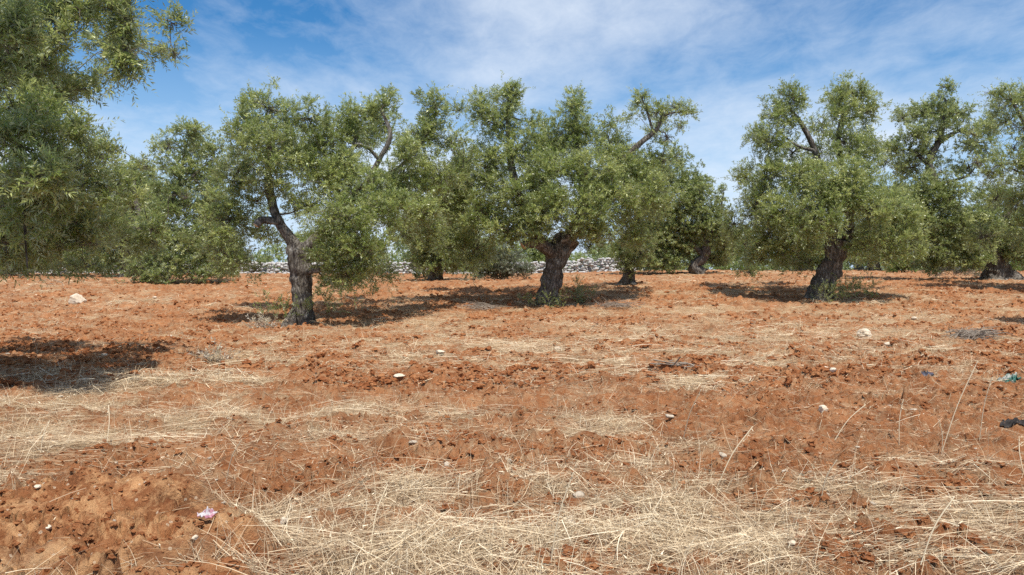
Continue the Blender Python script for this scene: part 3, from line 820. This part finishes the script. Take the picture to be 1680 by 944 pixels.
# trees standing behind the row
olive(28, (240, 462), [(240, 462, 0, .34), (243, 440, 0, .28), (240, 415, 0, .26), (262, 370, 0, .2)],
      [[(255, 385, 0, .18), (290, 310, 0, .13), (305, 240, .2, .06)], [(250, 395, 0, .16), (225, 340, 0, .12), (220, 290, 0, .05)], [(290, 310, 0, .12), (340, 270, 0, .05)]],
      [(312, 222, 40, 26, .2, .8), (275, 240, 28, 30, 0, .7), (300, 280, 44, 34, 0), (350, 255, 28, 40, .3, .7), (278, 335, 48, 42, -.3), (250, 385, 34, 38, -.5), (310, 390, 50, 40, -.5), (290, 432, 48, 24, -.6), (345, 330, 40, 50, 0), (345, 400, 40, 44, 0), (235, 440, 28, 22, -.8, .9), (275, 455, 34, 13, -.9), (325, 452, 30, 12, -.8, .9), (215, 452, 18, 12, -.6, .6), (365, 440, 30, 18, -.3, .9)],
      53, 'bushy olive tree right of the left edge tree, its foliage sweeping down to the soil', .10, .030, 5.0, mat='leaf_far')
olive(37, (204, 452), [(204, 452, 0, .36), (207, 430, 0, .3), (205, 400, 0, .28)], [[(205, 405, 0, .22), (215, 350, 0, .15), (222, 300, 0, .07)]],
      [(222, 282, 30, 26, 0), (200, 300, 28, 30, .4), (215, 335, 36, 40, 0), (185, 350, 36, 44, .5), (205, 395, 40, 32, -.3), (160, 395, 36, 40, .8), (240, 320, 26, 40, .2), (120, 380, 40, 44, 1), (130, 425, 44, 20, .6), (180, 425, 36, 20, .3), (70, 420, 44, 24, .8), (20, 420, 44, 24, 1), (20, 370, 50, 40, 1.2), (70, 350, 50, 44, 1.2), (215, 430, 26, 16, 0)],
      59, 'olive tree half hidden in the gap right of the left edge tree', .12, .038, 4.6, mat='leaf_far')
olive(30, (712, 457), [(712, 457, 0, .34), (715, 440, 0, .3), (708, 405, 0, .26)], [[(710, 410, 0, .2), (690, 360, 0, .14), (680, 320, 0, .06)], [(710, 410, 0, .2), (740, 360, 0, .14), (750, 300, 0, .06)]],
      [(680, 330, 36, 36, 0), (700, 375, 42, 38, -.5), (745, 390, 40, 40, -.3), (665, 385, 30, 32, 0, .8), (720, 425, 42, 20, -.4, .9), (735, 330, 40, 44, 0), (765, 370, 30, 40, 0), (690, 415, 34, 20, -.2), (715, 438, 36, 12, -.6), (755, 430, 30, 18, -.3), (690, 436, 22, 10, -.3, .8), (770, 440, 22, 12, -.3, .8)],
      61, 'olive tree standing behind and between the first and second row trees', .105, .032, 5.0, mat='leaf_far')
olive(24.8, (1030, 473), [(1028, 474, 0, .38), (1030, 460, 0, .30), (1032, 440, 0, .24)], [[(1032, 445, 0, .16), (1025, 415, 0, .1), (1020, 390, 0, .04)], [(1032, 445, 0, .16), (1050, 415, 0, .09), (1055, 390, 0, .04)]],
      [(1020, 405, 24, 20, 0), (1052, 405, 24, 22, 0), (1035, 425, 34, 20, -.2), (1040, 390, 20, 16, .1, .7), (1035, 445, 22, 10, -.2, .6)],
      67, 'small bushy regrown olive with a short black stump, right of the second trunk', .095, .027, 4.6, mat='leaf_far', back=False)
olive(36, (1148, 449), [(1128, 452, 0, .5), (1140, 437, 0, .36), (1156, 420, 0, .33), (1160, 405, 0, .3)], [[(1160, 410, 0, .25), (1150, 360, 0, .17), (1140, 310, 0, .08)], [(1155, 420, 0, .2), (1110, 370, .3, .17), (1090, 310, .3, .1)], [(1160, 400, 0, .18), (1178, 360, 0, .1), (1188, 315, 0, .03)]],
      [(1095, 290, 38, 30, .3), (1075, 340, 40, 40, .3), (1120, 335, 38, 40, 0), (1150, 330, 32, 34, -.2), (1100, 385, 46, 36, .2), (1165, 375, 34, 36, -.3), (1090, 425, 34, 18, .3), (1190, 385, 20, 34, 0), (1186, 320, 7, 16, 0, .8), (1130, 410, 36, 20, .4, .9), (1185, 345, 14, 24, 0, .7), (1060, 400, 26, 34, .4), (1075, 432, 30, 14, 0), (1105, 437, 26, 10, 0), (1055, 428, 22, 14, .5), (1050, 290, 40, 40, .8), (1110, 260, 28, 26, .6, .8), (1140, 300, 30, 30, .2), (1075, 385, 40, 36, .5), (1130, 370, 40, 36, .2), (1190, 410, 22, 24, .3), (1170, 425, 30, 12, .5, .8)],
      71, 'olive tree with a pale slanting trunk base in the middle distance', .115, .036, 4.8, mat='leaf_far', flare=.3)
olive(28, (1638, 458), [(1638, 459, 0, .85), (1636, 446, 0, .62), (1632, 425, 0, .50), (1618, 395, 0, .4)],
      [[(1620, 400, 0, .36), (1570, 345, 0, .26), (1525, 275, 0, .2), (1542, 225, 0, .17), (1552, 165, 0, .08)], [(1538, 235, 0, .13), (1575, 215, 0, .1), (1610, 225, 0, .05)], [(1625, 400, 0, .3), (1655, 345, 0, .2), (1660, 310, 0, .08)], [(1528, 275, 0, .12), (1500, 250, 0, .08), (1480, 245, 0, .04)], [(1548, 300, 0, .09), (1585, 290, 0, .06), (1600, 275, 0, .03)]],
      [(1553, 143, 11, 14, 0, 1), (1546, 160, 9, 10, 0, .8), (1522, 180, 28, 20, 0), (1505, 190, 20, 20, .2, .8), (1570, 185, 36, 22, 0), (1500, 225, 30, 24, -.2), (1472, 248, 20, 20, 0), (1538, 215, 36, 24, 0, .8), (1600, 235, 36, 36, -.2), (1622, 205, 20, 26, .2, .9), (1588, 275, 32, 26, 0, .4), (1500, 275, 32, 30, 0), (1545, 300, 22, 18, 0, .35), (1530, 250, 24, 20, .3, .6),
       (1520, 355, 46, 40, -.5), (1575, 380, 46, 38, -.7), (1635, 325, 40, 26, 0), (1660, 370, 42, 38, -.4), (1610, 360, 38, 28, -.5), (1540, 410, 46, 28, -.6), (1600, 408, 44, 20, -.5), (1665, 405, 36, 20, -.3), (1490, 330, 28, 32, 0), (1570, 425, 40, 14, -.4, .8), (1556, 322, 36, 34, -.8), (1520, 310, 34, 30, -.6), (1500, 365, 34, 34, -.4), (1605, 428, 30, 14, -.8), (1668, 425, 30, 14, -.3), (1530, 435, 34, 12, -.3)],
      73, 'old olive tree with a squat black rooted trunk near the right edge', .10, .030, 4.8, mat='leaf_far', back=True, flare=.5)
olive(22, (1800, 490), [(1800, 492, 0, .55), (1795, 460, 0, .42), (1785, 420, 0, .38), (1775, 380, 0, .3)], [[(1778, 390, 0, .25), (1730, 300, 0, .17), (1690, 220, 0, .1), (1660, 165, 0, .05)], [(1778, 390, 0, .25), (1800, 280, 0, .15), (1790, 180, 0, .07)], [(1730, 300, 0, .1), (1690, 290, 0, .06), (1655, 275, 0, .025)]],
      [(1655, 165, 30, 24, 0, .8), (1640, 152, 20, 12, .1, .6), (1682, 160, 28, 26, .2), (1680, 210, 34, 36, 0, .6), (1650, 200, 20, 24, .2, .45), (1675, 270, 28, 28, 0, .5), (1720, 250, 44, 50, 0), (1720, 340, 50, 50, 0), (1760, 170, 60, 40, .3), (1800, 260, 60, 60, 0), (1820, 360, 60, 50, 0), (1665, 240, 16, 18, 0, .4), (1700, 290, 44, 40, 0), (1690, 385, 44, 36, .3), (1670, 330, 26, 24, .2, .8)],
      79, 'olive tree leaning in at the right edge with thin see-through leaves', lai=3.8)

# trees outside the right side of the frame that throw the shadows on the soil there
olive(14.5, (1850, 560), [(1850, 560, 0, .45), (1845, 500, 0, .34), (1850, 420, 0, .3)], [[(1850, 430, 0, .25), (1880, 300, 0, .16), (1890, 180, 0, .08)]],
      [(1830, 300, 55, 60, 0), (1890, 220, 80, 70, 0), (1960, 320, 80, 90, 0), (1900, 380, 70, 50, 0), (1850, 150, 60, 50, 0)],
      83, 'olive tree standing just beyond the right edge whose shadow falls on the soil', lai=3.2, back=False)

# far trees beyond the wall: three kinds, copied
FAR = [(60, -24.5, 3.6, 'far olive tree beyond the wall at the left end'), (66, -17.5, 4.0, 'far olive tree beyond the wall behind the bushy tree'), (58, -12.2, 3.3, 'far yellowish olive beyond the wall, seen left of the first trunk'),
       (62, -8.0, 3.8, 'far olive tree beyond the wall, seen right of the first trunk'), (55, -2.2, 3.0, 'far olive beyond the wall between the first and second trees'), (64, 2.0, 3.6, 'far olive tree straight behind the second trunk'),
       (70, 9.6, 3.0, 'far low olive in the sky gap right of the second trunk'), (58, 16.6, 3.6, 'far olive tree beside the pale slanting trunk'), (74, 21.0, 4.2, 'hazy far olive in the gap left of the third tree'),
       (60, 24.0, 4.2, 'far olive tree behind the third tree'), (66, 31.0, 4.4, 'far olive tree behind and right of the third trunk'), (57, 33.5, 4.2, 'far olive tree behind the old rooted trunk'), (62, 43.0, 4.5, 'far olive tree at the right end of the field'),
       (43, 16.8, 3.4, 'mid distance olive behind the left side of the third tree'), (44, 21.5, 3.6, 'mid distance olive just right of the third trunk'), (42, 24.5, 3.4, 'mid distance olive between the third trunk and the old rooted trunk'), (45, 28.6, 3.6, 'mid distance olive just left of the old rooted trunk'), (41, 31.0, 3.5, 'mid distance olive behind the right edge'), (43, -4.6, 3.0, 'mid distance olive in front of the wall, left of the second trunk'), (44, -22.2, 3.3, 'mid distance olive in front of the wall near its left end'), (42, -28.5, 3.6, 'mid distance olive behind the left edge tree'), (80, -33, 4.5, 'farthest olive tree at the left beyond the wall'), (84, -20, 4.5, 'farthest olive tree between the left trees'), (85, 14, 4.2, 'farthest olive tree in the middle of the background'), (90, 36, 4.8, 'farthest olive tree at the right of the background')]
def far_tree(seed):
    rng = np.random.default_rng(seed)
    root = empty('olive_tree', (0, 0, 0))
    mb = MB(); tube(mb, [(0, 0, -.1, .3), (.08, 0, .5, .22), (.0, .1, 1.1, .2), (.1, 0, 1.6, .12)], 14, 5, .15, seed, .4); mb.build('trunk', M['bark'], root)
    cl = []
    for k in range(15):
        a = rng.uniform(0, 6.28); q = rng.uniform(.2, 1.5)
        z = rng.uniform(.9, 3.0)
        cl.append((np.array([q * math.cos(a), q * math.sin(a), z]), np.array([.62, .62, .5]) * rng.uniform(.7, 1.2), 1, None))
    fol = foliage(cl, rng, .16, .055, 4.2, .42, 12)
    leaf_obj('crown', fol, M['leaf_far'], root, np.zeros(3))
    return root
protos = [far_tree(s) for s in (501, 502, 503)]
for k, (y, x, h, lab) in enumerate(FAR):
    p = protos[k % 3]
    if k < 3: r = p
    else:
        r = p.copy(); COL.objects.link(r)
        for ch in p.children:
            c = ch.copy(); COL.objects.link(c); c.parent = r
    s = h / 3.4
    r.location = (x, y, float(base_h(np.array(float(x)), np.array(float(y)))) - .03); r.scale = (s * 1.25, s * 1.25, s); r.rotation_euler = (0, 0, k * 2.1)
    tag(r, lab, 'olive tree', 'far olive trees beyond the wall')

def distant_wood():
    rng = np.random.default_rng(77)
    cl = []
    for x in np.arange(-95, 96, 2.1):
        for k in range(3):
            y = rng.uniform(92, 112); h = 2.2 + 2.6 * rng.random() * float(fbm(np.array(x * .12), np.array(3.0), 8, 2)) * 1.6
            for z in np.arange(.5, h, 1.2):
                r = rng.uniform(.9, 1.5)
                cl.append((np.array([x + rng.normal(0, .9), y, 1.0 + z]), np.array([r, r, r * .75]), 1, None))
    fol = foliage(cl, rng, .34, .14, 2.4, .6, 10)
    o = leaf_obj('distant_wood', fol, M['leaf_far'], None, np.zeros(3))
    tag(o, 'far-off belt of olive trees closing the horizon behind the wall', 'distant trees', kind='stuff')
distant_wood()

# ------------------------------------------------------------------ shrubs and weeds
def shrub(name, D, cl, seed, label, cat, mat, L=.07, W=.024, lai=5.5, up=.8, base=None):
    rng = np.random.default_rng(seed)
    px = cl[0][0]; b = P(px, 455, D); b[2] = float(H(np.array(b[0]), np.array(b[1])))
    root = empty(name, b)
    cc = []
    for (x, y, rx, ry, den) in cl:
        s = D / F; c = P(x, y, D); cc.append((c, np.array([rx, .8 * rx, ry]) * s, den, None))
    fol = foliage(cc, rng, L, W, lai, .28, up=up)
    leaf_obj('foliage', fol, M[mat], root, b)
    V, T = shoot_tubes(fol, .006)
    mb = MB(); mb.addq(V - b, T)
    for c, r, _, _ in cc:
        for k in range(5):
            q = np.array([c[0] + rng.normal(0, .4 * r[0]), c[1] + rng.normal(0, .4 * r[1]), c[2] + .5 * r[2]]) - b
            q0 = np.array([(q[0]) * .6, q[1] * .6, -.05])
            tube(mb, [(*q0, .009), (*((q0 + q) / 2 + rng.normal(0, .05, 3)), .007), (*q, .003)], 5, 3)
    mb.build('stems', M['twig'], root)
    tag(root, label, cat)
shrub('shrub', 32, [(825, 432, 34, 26, 1.2), (795, 446, 22, 16, 1), (855, 444, 22, 14, 1), (815, 448, 30, 12, 1)], 601, 'grey green shrub on the soil left of the second trunk', 'shrub', 'greybush', .085, .026)
shrub('weed_clump', 38, [(1485, 430, 26, 14, 1), (1530, 436, 26, 10, 1), (1478, 436, 20, 10, 1), (1500, 440, 12, 8, .8), (1462, 441, 10, 7, .8)], 603, 'bright green weed clump right of the third trunk', 'weeds', 'weed', .11, .04)
shrub('weed_clump', 44, [(1075, 441, 26, 8, 1), (1110, 443, 18, 6, .8)], 605, 'low green weeds left of the pale slanting trunk', 'weeds', 'weed', .12, .04)
shrub('weed_clump', 46, [(1215, 442, 26, 8, 1), (1190, 444, 16, 5, .8), (1245, 443, 16, 6, .9)], 607, 'low bright green bank of weeds left of the third tree', 'weeds', 'weed', .12, .04)
shrub('shrub', 34, [(18, 435, 26, 18, 1), (45, 442, 18, 12, .8)], 609, 'grey green shrub under the left edge tree', 'shrub', 'greybush', .09, .028)
shrub('shrub', 40, [(238, 440, 24, 14, .8), (215, 444, 14, 9, .6)], 611, 'small greyish shrub in front of the wall at left', 'shrub', 'greybush', .1, .03)
shrub('weed_clump', 45, [(172, 440, 22, 9, .9), (150, 443, 16, 6, .8)], 613, 'yellow green grassy weeds beside the left end of the wall', 'weeds', 'weed', .14, .03)
shrub('weed_clump', 40, [(1670, 440, 18, 9, 1), (1690, 440, 18, 10, 1)], 615, 'yellow green weeds right of the old rooted trunk', 'weeds', 'weed', .12, .04)
shrub('weed_clump', 30, [(1560, 449, 34, 7, .5), (1600, 451, 24, 6, .4)], 617, 'dry tufty grass at the foot of the old rooted trunk', 'weeds', 'dryleaf', .16, .014, up=1.3)
shrub('shrub', 48.5, [(395, 428, 22, 14, .8)], 619, 'dark shrub growing over the wall left of the first trunk', 'shrub', 'greybush', .1, .03)

# ------------------------------------------------------------------ brush, cut branches, litter, tall stalks
def brush(name, px, py, w, hgt, n, seed, label, cat, leaves=0, mat='deadtwig'):
    rng = np.random.default_rng(seed)
    p = ground_at(px, py); s = w / F * p[1] / 2
    root = empty(name, p)
    mb = MB()
    ends = []
    for k in range(n):
        a = rng.normal(0, .7) + math.pi * rng.integers(0, 2); L = s * rng.uniform(.5, 1.3)
        c = np.array([rng.normal(0, .35 * s), rng.normal(0, .3 * s), rng.random() * hgt * .6])
        d = np.array([math.cos(a), math.sin(a) * .7, rng.normal(.1, .25)]) * L / 2
        e = c + d; e[2] = max(e[2], .01); b = c - d; b[2] = max(b[2], .0)
        m = c + rng.normal(0, .06 * L, 3) + [0, 0, hgt * .3]
        r = rng.uniform(.004, .011)
        tube(mb, [(*b, r), (*m, r * .8), (*e, r * .3)], 5, 4, .1, k); ends.append(e)
    mb.build('twigs', M[mat], root)
    if leaves:
        cl = [(e + p, np.array([.14, .14, .09]), leaves, .2) for e in ends[:14]]
        leaf_obj('leaves', foliage(cl, rng, .07, .018, 1.2, .2, 10), M['dryleaf'], root, p)
    tag(root, label, cat)
brush('brush_pile', 1598, 556, 95, .16, 90, 701, 'low heap of grey cut twigs on the soil at right', 'brush pile')
brush('cut_branch', 430, 537, 70, .12, 14, 703, 'cut olive branch with pale dry leaves at the foot of the first trunk', 'branch', .6)
brush('cut_branch', 85, 470, 50, .3, 8, 705, 'small reddish dead branch standing on the soil at left', 'branch')
brush('brush_pile', 790, 508, 80, .12, 46, 707, 'thin grey twigs lying in the shade left of the second trunk', 'brush pile')
brush('brush_pile', 1010, 505, 80, .14, 46, 709, 'grey twigs lying in the shade right of the second trunk', 'brush pile')
brush('cut_branch', 355, 592, 60, .06, 12, 711, 'dry leafy twig lying at the tip of the left tree shadow', 'branch', .5)
brush('brush_pile', 1105, 600, 90, .03, 16, 713, 'flattened dark twigs lying in straw right of centre', 'brush pile')

def litter(name, px, py, w, h, seed, mats, label, fold=.5, cat='litter'):
    """a crumpled thin sheet with an uneven outline, lying on the lumps of the soil"""
    rng = np.random.default_rng(seed)
    p = ground_at(px, py); s = w / F * p[1]; dep = s * fold
    n = 40
    u, v = np.meshgrid(np.linspace(-1, 1, n), np.linspace(-1, 1, n), indexing='ij')
    a, r = np.arctan2(v, u), np.maximum(np.abs(u), np.abs(v))
    k = r * (.72 + .5 * (fbm(np.cos(a) * 1.8 + seed, np.sin(a) * 1.8 + seed, seed, 3)))
    X, Y = np.cos(a) * k * s * .5, np.sin(a) * k * dep * .5
    cr = np.abs(fbm(u * 1.9 + seed, v * 1.9, seed, 2) - .5) * 2 + .6 * np.abs(fbm(u * 4.3, v * 4.3 + seed, seed + 3, 2) - .5)
    hh = h / F * p[1]
    X = X * (1 - .25 * cr); Y = Y * (1 - .25 * cr)
    Z = (.25 if w < 36 and h > 9 else 1) * (H(X + p[0], Y + p[1]) - p[2]) + (.02 if w < 36 and h > 9 else .004) + hh * (cr * 1.5) * (1 - .6 * r ** 2)
    V = np.stack([X, Y, Z], -1).reshape(-1, 3)
    i, j = np.meshgrid(np.arange(n - 1), np.arange(n - 1), indexing='ij'); q = i * n + j
    Q = np.stack([q, q + n, q + 1 + n, q + 1], -1).reshape(-1, 4)
    o = mesh(name, V, np.full(len(Q), 4), Q, mats, True)
    md = o.modifiers.new('thickness', 'SOLIDIFY'); md.thickness = .0015
    o.location = p
    tag(o, label, cat)
    return o
def film(name, c1, c2, sc, rough, stops=(.45, .55)):
    m, nt = newmat(name)
    tc = N(nt, 'ShaderNodeTexCoord').outputs['Object']
    finish(nt, ramp(nt, nz(nt, tc, sc, 3, .5), [(stops[0], c1), (stops[1], c2)]), rough, spec=.3)
    return m
litter('wrapper', 340, 854, 34, 11, 801, film('pink_silver_foil', (.48, .45, .45), (.36, .15, .19), 26, .35), 'crumpled silvery and pink wrapper beside the earth mound', 1.0)
litter('plastic_litter', 1654, 624, 40, 8, 803, film('green_plastic', (.42, .41, .36), (.035, .12, .09), 9, .6), 'crumpled green and white plastic on the soil near the right edge', .8)
litter('plastic_sheet', 1672, 694, 64, 5, 805, film('dark_plastic', (.016, .012, .010), (.035, .028, .025), 8, .75), 'dark brown crumpled sheet half buried in soil at the right edge', .7, 'sheet')
litter('plastic_litter', 1522, 614, 22, 5, 807, film('dark_blue_plastic', (.03, .03, .035), (.06, .06, .09), 12, .6), 'small dark bluish scrap lying on the soil left of the green plastic', .9)

STALKS = [((1543, 745), (1604, 593), 'long bent straw stalk rising beside the dark sheet, left of a shorter one'), ((1607, 723), (1627, 620), 'pale straight stalk standing left of the dark crumpled sheet'),
          ((1508, 937), (1566, 815), 'tall pale stalk leaning right above the near straw swath'), ((1368, 721), (1420, 664), 'thin stalk leaning right below the pale beige stone'),
          ((1346, 819), (1373, 755), 'thick broken straw stalk in the right straw swath'), ((370, 792), (396, 722), 'thick pale stalk leaning right behind the earth mound'),
          ((607, 898), (636, 795), 'tall thin stalk rising from near straw left of centre'), ((902, 927), (941, 775), 'long thin stalk just right of the near cream stone'),
          ((1680, 775), (1672, 720), 'short stalk at the right edge'), ((1545, 745), (1541, 690), 'short upright stalk beside the long bent one'),
          ((1475, 730), (1482, 655), 'upright stalk on bare soil right of the beige stone'), ((66, 745), (82, 690), 'pale stalk standing in straw at far left'),
          ((175, 725), (178, 665), 'upright pale stalk above the left straw patch'), ((1120, 720), (1150, 640), 'thin stalk leaning right in the middle of the field'), ((1175, 800), (1235, 700), 'slender stalk leaning right at right of centre')]
for k, (b, t, lab) in enumerate(STALKS):
    rng = np.random.default_rng(900 + k)
    p = ground_at(*b); e = P(t[0], t[1], p[1] + rng.normal(0, .06))
    mb = MB(); m1 = p + (e - p) * .5 + np.array([-.012 * math.copysign(1, e[0] - p[0]), 0, .012])
    rel = lambda q: tuple(q - p)
    w = .0032 if 'thick' in lab else .0021
    tube(mb, [(*rel(p - [0, 0, .02]), w), (*rel(m1), w * .85), (*rel(e), w * .5)], 6, 6)
    root = empty('grass_stalk', p)
    mb.build('stem', M['straw'], root).data.attributes['rnd'].data.foreach_set('value', np.full(len(mb.n), .8, np.float32))
    if 'thick' not in lab:
        n = 9
        tt = rng.uniform(.72, 1.0, n); s0 = p + (e - p) * tt[:, None] + rng.normal(0, .003, (n, 3))
        d = (e - p) / np.linalg.norm(e - p) + rng.normal(0, .6, (n, 3)); d /= np.linalg.norm(d, axis=1)[:, None]
        V, q, r = ribbons(s0 - p, d, rng.uniform(.016, .032, n), np.full(n, .005), np.zeros(n), np.full(n, .006), np.full(n, .85), rng, 3)
        mesh('seed_head', V, np.full(len(q), 4), q, M['straw'], False, {'rnd': ('FACE', r)}, root)
    tag(root, lab, 'grass stalk', 'tall dry grass stalks')

# ------------------------------------------------------------------ light and sky
EL, AZ = rad(66), rad(22)        # sun high, behind the viewer, a little to the right
S = Vector((math.sin(AZ) * math.cos(EL), -math.cos(AZ) * math.cos(EL), math.sin(EL)))
sd = bpy.data.lights.new('sun', 'SUN'); sd.energy = 4.9; sd.angle = rad(.53); sd.color = (1, .955, .88)
so = bpy.data.objects.new('sun', sd); COL.objects.link(so); so.rotation_euler = S.to_track_quat('Z', 'Y').to_euler(); so.location = (0, 0, 30)

wd = bpy.data.worlds.new('World'); SC.world = wd; wd.use_nodes = True
nt = wd.node_tree; nt.nodes.clear()
sky = N(nt, 'ShaderNodeTexSky'); sky.sky_type = 'NISHITA'; sky.sun_disc = False
sky.sun_elevation = EL; sky.sun_rotation = math.pi - AZ; sky.air_density = 1.0; sky.dust_density = .6; sky.ozone_density = 2.5
tc = N(nt, 'ShaderNodeTexCoord').outputs['Generated']
sp = N(nt, 'ShaderNodeSeparateXYZ'); nt.links.new(tc, sp.inputs[0])
zz = mth(nt, 'ADD', mth(nt, 'MAXIMUM', sp.outputs[2], 0.0), .16)
cv = N(nt, 'ShaderNodeCombineXYZ')
nt.links.new(mth(nt, 'DIVIDE', sp.outputs[0], zz), cv.inputs[0]); nt.links.new(mth(nt, 'DIVIDE', sp.outputs[1], zz), cv.inputs[1])
mp = N(nt, 'ShaderNodeMapping'); mp.inputs['Rotation'].default_value = (0, 0, .5); mp.inputs['Scale'].default_value = (1, .7, 1); mp.inputs['Location'].default_value = (.3, 1.1, 0)
nt.links.new(cv.outputs[0], mp.inputs[0])
big = nz(nt, mp.outputs[0], .8, 4, .45, .2); small = nz(nt, mp.outputs[0], 9, 5, .65, .3)
cl = mth(nt, 'ADD', mth(nt, 'MULTIPLY', big, .85), mth(nt, 'MULTIPLY', small, .15))
cf = ramp(nt, cl, [(.405, (0, 0, 0)), (.635, (.90, .90, .90))])
sat = N(nt, 'ShaderNodeHueSaturation'); sat.inputs['Saturation'].default_value = 1.4; nt.links.new(sky.outputs[0], sat.inputs['Color'])
hz = ramp(nt, sp.outputs[2], [(0, (.9, .9, .9)), (.30, (0, 0, 0))])
skc = mix(nt, cf, mix(nt, hz, sat.outputs[0], (3.8, 5.4, 7.6)), (6.4, 7.0, 7.8))
bg = N(nt, 'ShaderNodeBackground'); bg.inputs[1].default_value = .118
nt.links.new(skc, bg.inputs[0])
wo = N(nt, 'ShaderNodeOutputWorld'); nt.links.new(bg.outputs[0], wo.inputs[0])

SC.view_settings.view_transform = 'Standard'; SC.view_settings.look = 'None'
SC.view_settings.exposure = .2; SC.view_settings.gamma = 1
SC.render.engine = 'CYCLES'
SC.cycles.max_bounces = 8; SC.cycles.transparent_max_bounces = 8
SC.cycles.use_denoising = False
